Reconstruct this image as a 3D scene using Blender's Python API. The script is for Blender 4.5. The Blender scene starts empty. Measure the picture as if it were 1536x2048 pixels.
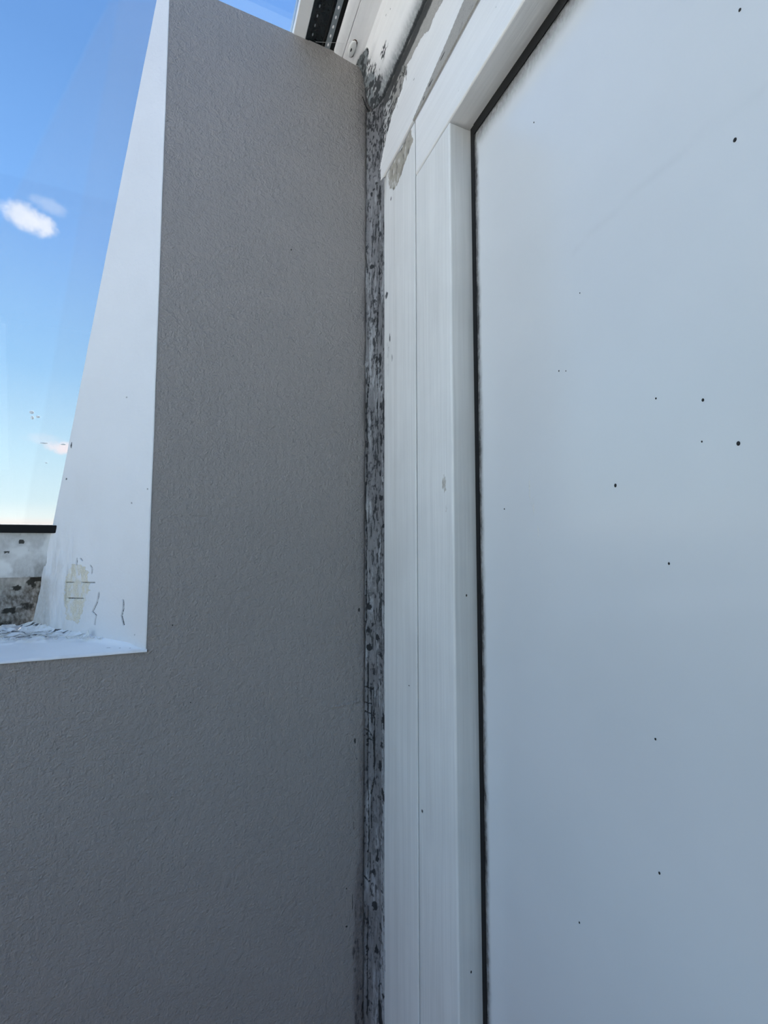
import bpy, math, random
import numpy as np
from mathutils import Vector, Matrix

C = bpy.context.scene.collection
SC = bpy.context.scene
# ------------------------------------------------------------------ camera
FOC, YAW, PITCH = 916.7, math.radians(23.178), math.radians(3.983)     # focal length in pixels of the 1536x2048 frame
cd = bpy.data.cameras.new('camera'); cam = bpy.data.objects.new('camera', cd); C.objects.link(cam)
cam.location = (-0.3012, -0.7434, 1.5)
cam.rotation_euler = (math.pi/2 + PITCH, 0, -YAW)
cd.sensor_fit = 'VERTICAL'; cd.sensor_height = 36.0; cd.lens = FOC*36.0/2048.0
cd.clip_start = 0.01; cd.clip_end = 5000
SC.camera = cam

# ------------------------------------------------------------------ sky
SKY_STRENGTH = 3.0
SKY = [(-1.0, (.20,.21,.22)), (-.03, (.42,.43,.44)), (.0, (.75,.72,.70)), (.037, (.99,.90,.86)), (.041, (.92,1.0,.98)), (.075, (.70,.90,.97)),
       (.156, (.56,.82,.98)), (.30, (.32,.60,.93)), (.50, (.20,.43,.86)), (.69, (.137,.31,.67)), (1.0, (.09,.22,.58))]
world = bpy.data.worlds.new('sky'); SC.world = world; world.use_nodes = True
wt = world.node_tree; wt.nodes.clear()
def wn(t, **k):
    n = wt.nodes.new(t)
    for a, v in k.items(): setattr(n, a, v)
    return n
w_out = wn('ShaderNodeOutputWorld'); w_bg = wn('ShaderNodeBackground'); w_bg.inputs[1].default_value = SKY_STRENGTH
w_tc = wn('ShaderNodeTexCoord'); w_nrm = wn('ShaderNodeVectorMath', operation='NORMALIZE'); w_sep = wn('ShaderNodeSeparateXYZ')
wt.links.new(w_tc.outputs['Generated'], w_nrm.inputs[0]); wt.links.new(w_nrm.outputs[0], w_sep.inputs[0])
w_map = wn('ShaderNodeMapRange'); w_map.inputs[1].default_value = -1; w_map.inputs[2].default_value = 1
wt.links.new(w_sep.outputs[2], w_map.inputs[0])
w_ramp = wn('ShaderNodeValToRGB'); cr = w_ramp.color_ramp
while len(cr.elements) > 1: cr.elements.remove(cr.elements[-1])
cr.elements[0].position = 0; cr.elements[0].color = (*SKY[0][1], 1)
for z, c in SKY[1:]:
    e = cr.elements.new((z+1)/2); e.color = (*c, 1)
wt.links.new(w_map.outputs[0], w_ramp.inputs[0])
sky_col = w_ramp.outputs[0]
# small fair-weather clouds, each at its own bearing in the sky: (direction, angular half width, half height, whiteness, colour)
CLOUDS = [((-.2400,.8310,.5010), .030, .019, .85, (.86,.91,1.0)), ((-.2130,.8255,.5225), .024, .011, .30, (.80,.88,1.0)), ((-.2260,.8380,.4960), .020, .017, .85, (.88,.92,1.0)),
          ((-.2085,.9630,.1700), .024, .011, .95, (1.0,.90,.93)), ((-.2350,.9560,.1820), .030, .010, .30, (.85,.86,.95)),
          ((.75,.35,.45), .10, .05, .9, (.95,.95,1.0)), ((-.80,.20,.42), .16, .05, .8, (.95,.95,1.0)), ((-.55,-.70,.40), .14, .05, .8, (.95,.95,1.0)), ((-.9,-.3,.25), .2, .04, .7, (.97,.95,.97))]
w_noi = wn('ShaderNodeTexNoise'); w_noi.inputs['Scale'].default_value = 42; w_noi.inputs['Detail'].default_value = 4; w_noi.inputs['Roughness'].default_value = .6
wt.links.new(w_nrm.outputs[0], w_noi.inputs['Vector'])
for d, aw, ah, amt, col in CLOUDS:
    d = Vector(d).normalized(); right = Vector((d.y, -d.x, 0)).normalized(); up = right.cross(d)
    def dot(v, w):
        a = wn('ShaderNodeVectorMath', operation='DOT_PRODUCT'); a.inputs[1].default_value = v; wt.links.new(w_nrm.outputs[0], a.inputs[0])
        b = wn('ShaderNodeMath', operation='DIVIDE'); b.inputs[1].default_value = w; wt.links.new(a.outputs['Value'], b.inputs[0])
        c = wn('ShaderNodeMath', operation='MULTIPLY'); wt.links.new(b.outputs[0], c.inputs[0]); wt.links.new(b.outputs[0], c.inputs[1]); return c
    s = wn('ShaderNodeMath', operation='ADD'); wt.links.new(dot(right, aw).outputs[0], s.inputs[0]); wt.links.new(dot(up, ah).outputs[0], s.inputs[1])
    f = wn('ShaderNodeVectorMath', operation='DOT_PRODUCT'); f.inputs[1].default_value = d; wt.links.new(w_nrm.outputs[0], f.inputs[0])
    g = wn('ShaderNodeMath', operation='GREATER_THAN'); g.inputs[1].default_value = 0; wt.links.new(f.outputs['Value'], g.inputs[0])
    n2 = wn('ShaderNodeMath', operation='MULTIPLY_ADD'); n2.inputs[1].default_value = 2.6; n2.inputs[2].default_value = -1.3; wt.links.new(w_noi.outputs['Fac'], n2.inputs[0])
    s2 = wn('ShaderNodeMath', operation='ADD'); wt.links.new(s.outputs[0], s2.inputs[0]); wt.links.new(n2.outputs[0], s2.inputs[1])
    m = wn('ShaderNodeMapRange', interpolation_type='SMOOTHSTEP'); m.inputs[1].default_value = 1.5; m.inputs[2].default_value = -.1; m.inputs[3].default_value = 0; m.inputs[4].default_value = amt
    wt.links.new(s2.outputs[0], m.inputs[0])
    mm = wn('ShaderNodeMath', operation='MULTIPLY'); wt.links.new(m.outputs[0], mm.inputs[0]); wt.links.new(g.outputs[0], mm.inputs[1])
    mx = wn('ShaderNodeMix', data_type='RGBA'); wt.links.new(mm.outputs[0], mx.inputs[0]); wt.links.new(sky_col, mx.inputs[6]); mx.inputs[7].default_value = (*col, 1)
    sky_col = mx.outputs[2]
wt.links.new(sky_col, w_bg.inputs[0]); wt.links.new(w_bg.outputs[0], w_out.inputs[0])

# ------------------------------------------------------------------ sun: stands behind the panelled side, so it never strikes the visible faces directly
sd = bpy.data.lights.new('sun', 'SUN'); sd.energy = 23.0; sd.angle = math.radians(.6); sd.color = (1.0, .93, .84)
sun = bpy.data.objects.new('sun', sd); C.objects.link(sun)
sun.rotation_euler = Vector((.50, .16, .85)).to_track_quat('Z', 'Y').to_euler()
SC.view_settings.view_transform = 'Standard'; SC.view_settings.look = 'None'
SC.view_settings.exposure = 0.0; SC.view_settings.gamma = 1.0; SC.view_settings.use_curve_mapping = False
SC.cycles.max_bounces = 10; SC.cycles.transparent_max_bounces = 16; SC.cycles.use_denoising = True; SC.cycles.caustics_reflective = False; SC.cycles.caustics_refractive = False

# ------------------------------------------------------------------ helpers
rnd = random.Random(7)
def _h(ix, iy, seed):
    n = (ix.astype(np.int64)*374761393 + iy.astype(np.int64)*668265263 + seed*974711) & 0x7fffffff
    n = ((n ^ (n >> 13))*1274126177) & 0x7fffffff
    return ((n ^ (n >> 16)) & 0xffff)/65535.0
def vn(x, y, seed=0):                       # smooth value noise 0..1
    x = np.asarray(x, float); y = np.asarray(y, float)
    ix, iy = np.floor(x), np.floor(y); fx, fy = x-ix, y-iy
    fx = fx*fx*(3-2*fx); fy = fy*fy*(3-2*fy); ix = ix.astype(np.int64); iy = iy.astype(np.int64)
    a = _h(ix,iy,seed)*(1-fx)+_h(ix+1,iy,seed)*fx; b = _h(ix,iy+1,seed)*(1-fx)+_h(ix+1,iy+1,seed)*fx
    return a*(1-fy)+b*fy
def fbm(x, y, seed=0, o=4):
    s, a, t = 0, .5, 0
    for i in range(o): s = s+a*vn(x*2**i, y*2**i, seed+i*17); t += a; a *= .5
    return s/t
def ss(a, b, x): t = np.clip((x-a)/(b-a), 0, 1); return t*t*(3-2*t)
def blobs(a, z, L, seed=3, rag=.35):        # ragged spots; L = (a, z, half width, half height, strength)
    out = np.zeros_like(a)
    for (ca, cz, ra, rz, s) in L:
        q = np.sqrt(((a-ca)/ra)**2+((z-cz)/rz)**2)
        m = q < 3
        if not m.any(): continue
        qq = q[m]+(fbm(a[m]/ra*1.3+ca*90, z[m]/rz*1.8+cz*50, seed, 3)-.5)*2*rag*1.6
        out[m] = np.maximum(out[m], s*(1-ss(.62, 1.35, qq)))
    return out
def seg_dist(a, z, pts, sa=1.0):            # distance to a polyline, a scaled by sa (to metres)
    d = np.full(a.shape, 9.0); t_at = np.zeros(a.shape)
    for (x0, y0), (x1, y1) in zip(pts[:-1], pts[1:]):
        vx, vy = (x1-x0)*sa, y1-y0; L2 = vx*vx+vy*vy+1e-12
        t = np.clip((((a-x0)*sa)*vx+(z-y0)*vy)/L2, 0, 1)
        dd = np.hypot((a-x0)*sa-t*vx, z-y0-t*vy); d = np.minimum(d, dd)
    return d
def inside(a, z, poly):
    c = np.zeros(a.shape, bool); n = len(poly)
    for i in range(n):
        x0, y0 = poly[i]; x1, y1 = poly[(i+1) % n]
        if y0 == y1: continue
        k = ((y0 > z) != (y1 > z)) & (a < (x1-x0)*(z-y0)/(y1-y0)+x0); c ^= k
    return c
def link(name, me, mat, parent=None):
    o = bpy.data.objects.new(name, me); C.objects.link(o); o.parent = parent
    if mat is not None: me.materials.append(mat)
    return o
def empty(name, loc=(0,0,0)):
    o = bpy.data.objects.new(name, None); C.objects.link(o); o.location = loc; o.empty_display_size = .05; return o
def struct(o, label=None):
    o['kind'] = 'structure'
    if label: o['label'] = label
    return o
def tag(o, label, cat, group=None):
    o['label'] = label; o['category'] = cat
    if group: o['group'] = group
    return o
def sheet(name, P, mat, parent=None, stain=None, flip=False, closed=False, extra=None):
    """dense surface through the point array P[rows, cols, 3]; stain = [rows, cols, 3] floats; extra = list of (verts, faces) joined on"""
    m, n = P.shape[:2]; i = np.arange(m-1)[:, None]; j = np.arange(n if closed else n-1)[None, :]; j2 = (j+1) % n
    q = np.stack([i*n+j+0*i, i*n+j2, (i+1)*n+j2, (i+1)*n+j], -1).reshape(-1, 4)
    if flip: q = q[:, ::-1]
    V = P.reshape(-1, 3); nv0 = len(V); F = [q]
    S = np.zeros((nv0, 4)); S[:, 3] = 1
    if stain is not None: S[:, :3] = stain.reshape(-1, 3)
    base = nv0
    for ev, ef in (extra or []):
        ev = np.array(ev, float); V = np.vstack([V, ev]); F.append(np.array(ef)+base); base += len(ev); S = np.vstack([S, np.tile([0,0,0,1.], (len(ev), 1))])
    q = np.vstack(F); nf = len(q); me = bpy.data.meshes.new(name)
    me.vertices.add(len(V)); me.vertices.foreach_set('co', V.astype(np.float32).ravel())
    me.loops.add(nf*4); me.loops.foreach_set('vertex_index', q.astype(np.int32).ravel())
    me.polygons.add(nf); me.polygons.foreach_set('loop_start', np.arange(nf, dtype=np.int32)*4)
    sm = np.zeros(nf, bool); sm[:len(F[0])] = True; me.polygons.foreach_set('use_smooth', sm)
    at = me.color_attributes.new('stain', 'FLOAT_COLOR', 'POINT'); at.data.foreach_set('color', S.astype(np.float32).ravel())
    me.update(); me.validate()
    return link(name, me, mat, parent)
def boxvf(x0, x1, y0, y1, z0, z1):
    v = [(x,y,z) for x in (x0,x1) for y in (y0,y1) for z in (z0,z1)]
    f = [(0,1,3,2),(4,6,7,5),(0,4,5,1),(2,3,7,6),(0,2,6,4),(1,5,7,3)]
    return v, f
def solid(name, vf, mat, parent=None, bevel=0):
    V, F = [], []
    for v, f in vf:
        b = len(V); V += list(v); F += [tuple(k+b for k in ff) for ff in f]
    me = bpy.data.meshes.new(name); me.from_pydata(V, [], F); me.update(); me.validate()
    o = link(name, me, mat, parent)
    if bevel:
        m = o.modifiers.new('bevel', 'BEVEL'); m.width = bevel; m.segments = 2; m.limit_method = 'ANGLE'
    return o
def box(name, x0, x1, y0, y1, z0, z1, mat, parent=None, bevel=0): return solid(name, [boxvf(x0,x1,y0,y1,z0,z1)], mat, parent, bevel)
def prism(name, pts, d, mat, parent=None, bevel=0):     # polygon pts swept by vector d
    n = len(pts); V = [tuple(p) for p in pts]+[tuple(np.array(p)+np.array(d)) for p in pts]
    F = [tuple(range(n))[::-1], tuple(range(n, 2*n))]+[(i, (i+1) % n, n+(i+1) % n, n+i) for i in range(n)]
    return solid(name, [(V, F)], mat, parent, bevel)
def lerpcol(knots):                          # non-uniform columns: [(from, to, step), ...]
    out = []
    for a, b, st in knots:
        k = max(1, int(round(abs(b-a)/st))); out += list(np.linspace(a, b, k+1)[:-1])
    return np.array(out+[knots[-1][1]])

# ------------------------------------------------------------------ materials
def newmat(name):
    m = bpy.data.materials.new(name); m.use_nodes = True; return m, m.node_tree, m.node_tree.nodes['Principled BSDF']
def N(t, kind, **k):
    n = t.nodes.new(kind)
    for a, v in k.items():
        if a == 'ins':
            for i, x in v.items(): n.inputs[i].default_value = x
        else: setattr(n, a, v)
    return n
def mixc(t, fac, a, b, blend='MIX'):
    m = N(t, 'ShaderNodeMix', data_type='RGBA', blend_type=blend)
    for i, s in ((0, fac), (6, a), (7, b)):
        if isinstance(s, (int, float)): m.inputs[i].default_value = s
        elif isinstance(s, tuple): m.inputs[i].default_value = (*s, 1)
        else: t.links.new(s, m.inputs[i])
    return m.outputs[2]
def mth(t, op, a, b=0.0, c=0.0):
    m = N(t, 'ShaderNodeMath', operation=op)
    for i, s in enumerate((a, b, c)):
        if isinstance(s, (int, float)): m.inputs[i].default_value = s
        else: t.links.new(s, m.inputs[i])
    return m.outputs[0]
def sstep(t, v, a, b, lo=0., hi=1.):
    m = N(t, 'ShaderNodeMapRange', interpolation_type='SMOOTHSTEP', ins={1: a, 2: b, 3: lo, 4: hi}); t.links.new(v, m.inputs[0]); return m.outputs[0]
def noise(t, scale, detail=3, rough=.55, stretch=(1,1,1)):
    tc = N(t, 'ShaderNodeTexCoord'); mp = N(t, 'ShaderNodeMapping'); mp.inputs['Scale'].default_value = stretch
    n = N(t, 'ShaderNodeTexNoise', ins={'Scale': scale, 'Detail': detail, 'Roughness': rough})
    t.links.new(tc.outputs['Object'], mp.inputs[0]); t.links.new(mp.outputs[0], n.inputs['Vector']); return n.outputs['Fac']
def painted(name, col, rough=.45, grain=None, grain_amt=.05, orange=0., orange_scale=420, patch=.03, spec=.5, mould_col=(.018,.022,.026), grime_col=(.20,.18,.185), bare_col=(.33,.34,.35), coat=0.):
    """old paint; the mesh's 'stain' colours carry R mould, G grime film, B bare/filler patches; fine noise breaks them up"""
    m, t, b = newmat(name)
    at = N(t, 'ShaderNodeAttribute', attribute_name='stain'); sp = N(t, 'ShaderNodeSeparateColor'); t.links.new(at.outputs['Color'], sp.inputs[0])
    R_, G_, B_ = sp.outputs[0], sp.outputs[1], sp.outputs[2]
    pn = noise(t, 9, 3)
    c = mixc(t, sstep(t, pn, .3, .7), tuple(x*(1-patch) for x in col), tuple(min(1, x*(1+patch)) for x in col))
    heights = []
    if grain:
        g = noise(t, 60, 3, .6, grain); g2 = noise(t, 210, 2, .6, grain)
        gs = mth(t, 'ADD', g, g2); c = mixc(t, sstep(t, gs, .7, 1.3), tuple(x*(1-grain_amt) for x in (1,1,1)), (1,1,1)) if False else mixc(t, 1.0, c, mixc(t, sstep(t, gs, .75, 1.25), (1-grain_amt,)*3, (1,1,1)), 'MULTIPLY')
        heights.append((gs, .00025))
    if orange:
        heights.append((noise(t, orange_scale, 3, .6), orange)); heights.append((noise(t, orange_scale*.32, 2, .5), orange*1.2))
    fine = noise(t, 900, 3, .65); mid = noise(t, 230, 3, .6, (1,1,.55))
    bm = sstep(t, mth(t, 'ADD', B_, mth(t, 'MULTIPLY_ADD', mid, .5, -.25)), .35, .6)
    bcol = mixc(t, sstep(t, fine, .35, .65), tuple(x*.82 for x in bare_col), tuple(x*1.12 for x in bare_col))
    c = mixc(t, bm, c, bcol)
    gm = mth(t, 'MULTIPLY', G_, sstep(t, mid, .15, .75, .55, 1.0)); c = mixc(t, gm, c, grime_col)
    rr = mth(t, 'ADD', R_, mth(t, 'ADD', mth(t, 'MULTIPLY_ADD', fine, .45, -.225), mth(t, 'MULTIPLY_ADD', mid, .35, -.175)))
    mm = sstep(t, rr, .30, .72); c = mixc(t, mth(t, 'MULTIPLY', mm, .93), c, mould_col)
    t.links.new(c, b.inputs['Base Color'])
    rg = mth(t, 'ADD', mth(t, 'MULTIPLY', mth(t, 'MAXIMUM', mm, bm), .35), rough); t.links.new(rg, b.inputs['Roughness'])
    b.inputs['Specular IOR Level'].default_value = spec
    heights.append((mth(t, 'MULTIPLY', mth(t, 'MAXIMUM', G_, bm), fine), .0007))
    nrm = None
    for h, d in heights:
        bp = N(t, 'ShaderNodeBump', ins={'Strength': 1.0, 'Distance': d}); t.links.new(h, bp.inputs['Height'])
        if nrm is not None: t.links.new(nrm, bp.inputs['Normal'])
        nrm = bp.outputs[0]
    t.links.new(nrm, b.inputs['Normal'])
    if coat: b.inputs['Coat Weight'].default_value = coat; b.inputs['Coat Roughness'].default_value = .12
    return m
def plain(name, col, rough=.5, metal=0., bump=0., bscale=300, var=.0):
    m, t, b = newmat(name)
    n = noise(t, bscale, 3)
    t.links.new(mixc(t, n, tuple(x*(1-var) for x in col), tuple(min(1., x*(1+var)) for x in col)), b.inputs['Base Color'])
    b.inputs['Roughness'].default_value = rough; b.inputs['Metallic'].default_value = metal
    if bump:
        bp = N(t, 'ShaderNodeBump', ins={'Strength': 1., 'Distance': bump}); t.links.new(n, bp.inputs['Height']); t.links.new(bp.outputs[0], b.inputs['Normal'])
    return m
def glass_mat(name, tint, layer=None, dust=.012):
    m = bpy.data.materials.new(name); m.use_nodes = True; t = m.node_tree; t.nodes.clear()
    o = N(t, 'ShaderNodeOutputMaterial'); tr = N(t, 'ShaderNodeBsdfTransparent'); gl = N(t, 'ShaderNodeBsdfGlossy'); df = N(t, 'ShaderNodeBsdfDiffuse')
    tr.inputs[0].default_value = (*tint, 1); gl.inputs['Roughness'].default_value = .0; gl.inputs[0].default_value = (1,1,1,1); df.inputs[0].default_value = (.8,.8,.8,1)
    lw = N(t, 'ShaderNodeLayerWeight', ins={'Blend': .5}); fr_ = mth(t, 'MULTIPLY_ADD', mth(t, 'POWER', lw.outputs['Facing'], 5.0), .96, .04); mx = N(t, 'ShaderNodeMixShader'); mx2 = N(t, 'ShaderNodeMixShader')
    t.links.new(fr_, mx.inputs[0]); t.links.new(tr.outputs[0], mx.inputs[1]); t.links.new(gl.outputs[0], mx.inputs[2])
    d = noise(t, 14, 4, .6, (1,1,.3)); dust_and_bands = sstep(t, d, .45, .8, .0, dust)
    if layer:                                              # two faint, straight-edged bands: room reflections painted as pale diffuse on the pane
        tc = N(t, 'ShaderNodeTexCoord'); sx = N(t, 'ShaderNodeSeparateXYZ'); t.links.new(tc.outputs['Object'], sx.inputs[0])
        for (x0, z0), (x1, z1), amt in layer:
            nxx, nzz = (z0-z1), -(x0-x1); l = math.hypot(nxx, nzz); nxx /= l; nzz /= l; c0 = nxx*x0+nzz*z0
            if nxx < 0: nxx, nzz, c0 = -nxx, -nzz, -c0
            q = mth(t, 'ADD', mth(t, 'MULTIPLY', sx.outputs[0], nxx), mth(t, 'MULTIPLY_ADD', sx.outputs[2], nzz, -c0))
            dust_and_bands = mth(t, 'ADD', dust_and_bands, sstep(t, q, -.004, .004, 0., amt))
    t.links.new(dust_and_bands, mx2.inputs[0]); t.links.new(mx.outputs[0], mx2.inputs[1]); t.links.new(df.outputs[0], mx2.inputs[2])
    t.links.new(mx2.outputs[0], o.inputs[0]); return m
REFLECTION_BANDS = [((-.4345,2.3450), (-.5420,2.0400), .055), ((-.4230,2.3450), (-.5060,1.7300), .035)]
M = dict(
    wall = painted('taupe_wall_paint', (.325,.305,.293), .55, orange=.0020, orange_scale=330, patch=.02, grime_col=(.105,.09,.095), mould_col=(.03,.03,.032), bare_col=(.36,.35,.34)),
    sill = painted('lightened_sill_paint', (.95,.96,.97), .30, grime_col=(.42,.40,.36), bare_col=(.72,.68,.56), patch=.02),  # reveal paint copied lighter, to make up for light missing on the sill
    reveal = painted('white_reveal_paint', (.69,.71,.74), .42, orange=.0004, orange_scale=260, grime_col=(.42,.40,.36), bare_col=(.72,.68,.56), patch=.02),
    bead = painted('mouldy_filler', (.235,.235,.24), .7, grain=(1,1,.12), grain_amt=.25, grime_col=(.10,.095,.10), bare_col=(.42,.43,.44), mould_col=(.012,.014,.016), patch=.1),
    board = painted('brushed_white_paint', (.79,.79,.77), .38, grain=(1,1.6,.03), grain_amt=.085, grime_col=(.30,.27,.22), bare_col=(.40,.37,.31), patch=.03),
    fascia = painted('peeling_white_paint', (.82,.82,.81), .36, grain=(1,.05,1), grain_amt=.04, grime_col=(.15,.15,.14), bare_col=(.42,.40,.37), patch=.02, mould_col=(.016,.018,.018)),
    soffit = painted('soffit_white_paint', (.87,.87,.87), .4, grain=(1,.05,1), grain_amt=.03, grime_col=(.18,.20,.21), bare_col=(.26,.29,.31), patch=.02),
    panel = painted('gloss_white_panel', (.665,.68,.69), .20, patch=.012, spec=.5, grime_col=(.10,.085,.075), bare_col=(.62,.60,.52), mould_col=(.02,.018,.016), coat=.3),
    rail = painted('grimy_frame_paint', (.80,.81,.80), .5, grime_col=(.09,.075,.06), bare_col=(.42,.42,.40), mould_col=(.012,.012,.008), patch=.08),
    rubber = plain('black_rubber', (.003,.003,.0035), .9),
    dark = plain('dark_glazing_tape', (.012,.018,.020), .25, var=.3),
    alu = plain('aluminium_spacer', (.35,.40,.43), .3, .6, var=.1),
    silver = plain('perforation', (.97,.97,.97), .6),
    white = plain('white_frame', (.80,.81,.80), .35, var=.02),
    flake = plain('paint_flake', (.74,.74,.72), .5, var=.05),
    cap_rim = plain('brown_rim', (.06,.03,.018), .8, var=.4),
    speck = plain('dirt_speck', (.012,.012,.012), .7),
    web = plain('cobweb', (.7,.7,.68), .6),
    drop = plain('water_drop', (.85,.9,.92), .05),
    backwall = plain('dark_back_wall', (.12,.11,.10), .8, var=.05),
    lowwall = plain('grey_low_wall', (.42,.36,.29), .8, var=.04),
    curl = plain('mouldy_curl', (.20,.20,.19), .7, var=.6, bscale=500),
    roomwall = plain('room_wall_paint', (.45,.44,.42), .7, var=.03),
    bounce_slab = plain('bounce_slab_pale', (.82,.81,.78), .8, var=.05, bscale=3),
    floor = plain('pale_floor', (.50,.42,.32), .5, var=.08, bscale=6),
    ground = plain('ground_outside', (.20,.22,.15), .9, var=.2, bscale=.3),
    glass = glass_mat('sky_dimming_glass', (.625,.625,.625), REFLECTION_BANDS), roofglass = glass_mat('roof_glass', (.70,.70,.70), None, 0.), clear = glass_mat('clear_glass', (.98,.99,.985)))  # grey tints on side and roof panes are added to dim the brightened sky
BEAD_BLOBS=[(0.2054,2.259,0.0541,0.0052,0.8),(0.2162,2.187,0.0811,0.0052,0.5),(0.4595,2.15,0.0811,0.0026,0.8),(0.2162,2.133,0.0405,0.0043,0.8),(0.7027,2.131,0.0541,0.0078,0.9),(0.6757,2.108,0.0676,0.0052,0.9),(0.2973,2.091,0.1081,0.007,0.4),(0.7027,2.047,0.0541,0.0052,1),(0.2432,1.996,0.1081,0.0043,0.8),(0.6486,1.979,0.0541,0.007,0.9),(0.4,1.91,0.1081,0.0043,0.6),(0.5429,1.904,0.0541,0.0043,0.8),(0.1143,1.901,0.0541,0.0043,0.6),(-0.1143,1.862,0.0541,0.0104,0.9),(0.0286,1.827,0.1081,0.0052,0.5),(0.6857,1.819,0.0946,0.0113,1),(0.7143,1.799,0.0541,0.0043,0.8),(0.5143,1.798,0.0541,0.0043,0.8),(0.8,1.767,0.0541,0.0052,0.9),(0.7714,1.737,0.0811,0.007,0.7),(0.9,1.716,0.0676,0.007,0.8),(0.5143,1.741,0.0541,0.007,0.7),(0.76,1.677,0.0676,0.0157,1),(0.4,1.678,0.1622,0.007,0.5),(0.9,1.649,0.0405,0.007,0.9),(0.6571,1.639,0.0811,0.0043,0.6),(0.3429,1.631,0.1622,0.0026,0.5),(0.7029,1.618,0.0811,0.0043,0.7),(0.8571,1.601,0.0541,0.0052,0.9),(0.76,1.577,0.1351,0.0052,0.8),(0.9347,1.558,0.0405,0.007,0.6),(0.9155,1.53,0.1216,0.0035,1),(0.5218,1.523,0.1081,0.0043,0.5),(0.637,1.498,0.0541,0.0043,0.8),(0.6702,1.442,0.0541,0.0043,0.7),(0.3694,1.434,0.1081,0.007,0.4),(0.7819,1.415,0.0676,0.0043,1),(0.182,1.416,0.1622,0.0052,0.5),(0.133,1.394,0.1081,0.007,0.8),(0.116,1.354,0.0811,0.0052,0.8),(0.5459,1.343,0.0946,0.0052,0.9),(0.1232,1.325,0.1351,0.0043,1),(0.7772,1.317,0.0811,0.0043,1),(0.369,1.288,0.1081,0.0052,0.6),(0.7382,1.27,0.0541,0.0043,0.6),(0.9742,1.214,0.1622,0.0087,0.9),(1.067,1.23,0.0676,0.0122,1),(0.9486,1.202,0.0811,0.007,0.7),(0.8217,1.173,0.0811,0.0052,0.7),(0.7225,1.139,0.1081,0.0087,0.8),(0.9003,1.094,0.1081,0.0104,0.95),(1.05,1.099,0.0541,0.007,0.8),(0.3914,1.159,0.0541,0.0348,0.8),(0.8022,1.065,0.1081,0.0035,0.5),(0.4338,1.051,0.1351,0.007,0.5),(0.563,1,0.0541,0.0061,0.8),(0.5401,0.9899,0.0811,0.0061,0.9),(0.423,0.9656,0.0541,0.007,0.6),(0.4624,0.9432,0.0811,0.007,0.6),(0.431,0.9145,0.1351,0.0078,0.85),(0.7642,0.8905,0.0811,0.0061,0.6),(0.8124,0.8696,0.0541,0.0043,0.6),(0.5107,0.8498,0.1081,0.007,0.85),(0.6293,0.8275,0.1081,0.0104,0.5),(0.9081,0.7937,0.0811,0.0035,0.8),(0.7495,0.7621,0.1622,0.0191,0.95),(0.7273,0.7342,0.0541,0.0131,0.8),(0.9909,0.7203,0.0811,0.0061,0.9),(1.046,0.8082,0.0541,0.0104,0.7),(0.1172,0.8439,0.0541,0.007,0.8)]
BEAD_CRACKS=[ [(-0.0541,2.025),(0,2.007),(0.0541,1.986)],[(0.8108,2.25),(0.8108,2.188)],[(0.7027,2.138),(0.7027,2.114)],[(0.6081,2.09),(0.6081,1.996),(0.6486,1.969),(0.5429,1.904),(0.5143,1.848),(0.4857,1.807),(0.5429,1.79),(0.5429,1.756),(0.5429,1.706)],[(-0.1143,1.899),(-0.0857,1.845),(-0.1429,1.808)],[(0.1429,1.796),(0.0286,1.75),(0,1.725),(0.0286,1.69),(0.0571,1.671),(0.0286,1.642),(0.0571,1.617),(0,1.602),(-0.0241,1.562),(0.0448,1.519),(0.0505,1.498),(0.001,1.477),(0.0405,1.435),(0.0217,1.404),(0.031,1.371),(-0.0191,1.358),(-0.0303,1.306),(-0.047,1.273),(-0.0514,1.201),(-0.0686,1.173)],[(-0.0592,1.142),(-0.0625,1.103),(-0.0855,1.063),(-0.0682,1.006),(-0.0716,0.9767),(-0.0537,0.9562),(0.1396,0.9473),(0.2106,0.9497)],[(0.1029,1.301),(0.1062,1.236),(0.1023,1.181),(0.0847,1.121),(0.1657,1.042),(0.1283,0.9944)],[(0.2436,1.26),(0.2717,1.199)],[(0.3478,1.26),(0.3794,1.199),(0.384,1.173),(0.3569,1.139),(0.3938,1.115),(0.2443,1.088),(0.2838,1.065)],[(-0.0428,1.259),(0.3223,1.257)],[(-0.0351,1.233),(0.2753,1.232)],[(-0.0052,1.219),(0.3562,1.214)],[(-0.048,1.19),(0.1569,1.187),(0.3375,1.176)],[(0.1088,1.175),(0.3638,1.172)],[(0.2558,1.081),(0.2656,1.033)],[(0.1041,0.9947),(0.1128,0.9593)],[(0.201,0.9938),(0.1856,0.9546)],[(0.1247,0.91),(0.1109,0.87),(0.1013,0.8143),(0.1023,0.7432)],[(0.6544,0.8071),(0.6948,0.7629),(0.6591,0.723)],[(0.7429,1.694),(0.6857,1.662)] ]
WALL_BLOBS=[(-0.0281,2.046,0.0045,0.0052,0.35),(-0.0292,1.388,0.0018,0.0035,0.9),(-0.0358,1.173,0.0018,0.0052,0.8),(-0.0331,1.24,0.0036,0.0043,0.4),(-0.0327,1.144,0.0009,0.0017,0.9),(-0.0231,0.9424,0.0018,0.0026,0.7),(-0.049,0.9434,0.0013,0.0012,0.9),(-0.0486,0.8853,0.0018,0.0017,0.9),(-0.1538,1.995,0.0014,0.0017,1),(-0.0572,1.709,0.0009,0.0009,1),(-0.3178,1.382,0.0009,0.0013,1),(-0.0386,0.9189,0.0009,0.0157,0.8),(-0.0286,1.944,0.0036,0.0052,0.3),(-0.3371,2.072,0.0011,0.001,0.9),(-0.3417,2.086,0.0011,0.0009,0.8),(-0.0374,1.039,0.0009,0.007,0.7)]
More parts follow.
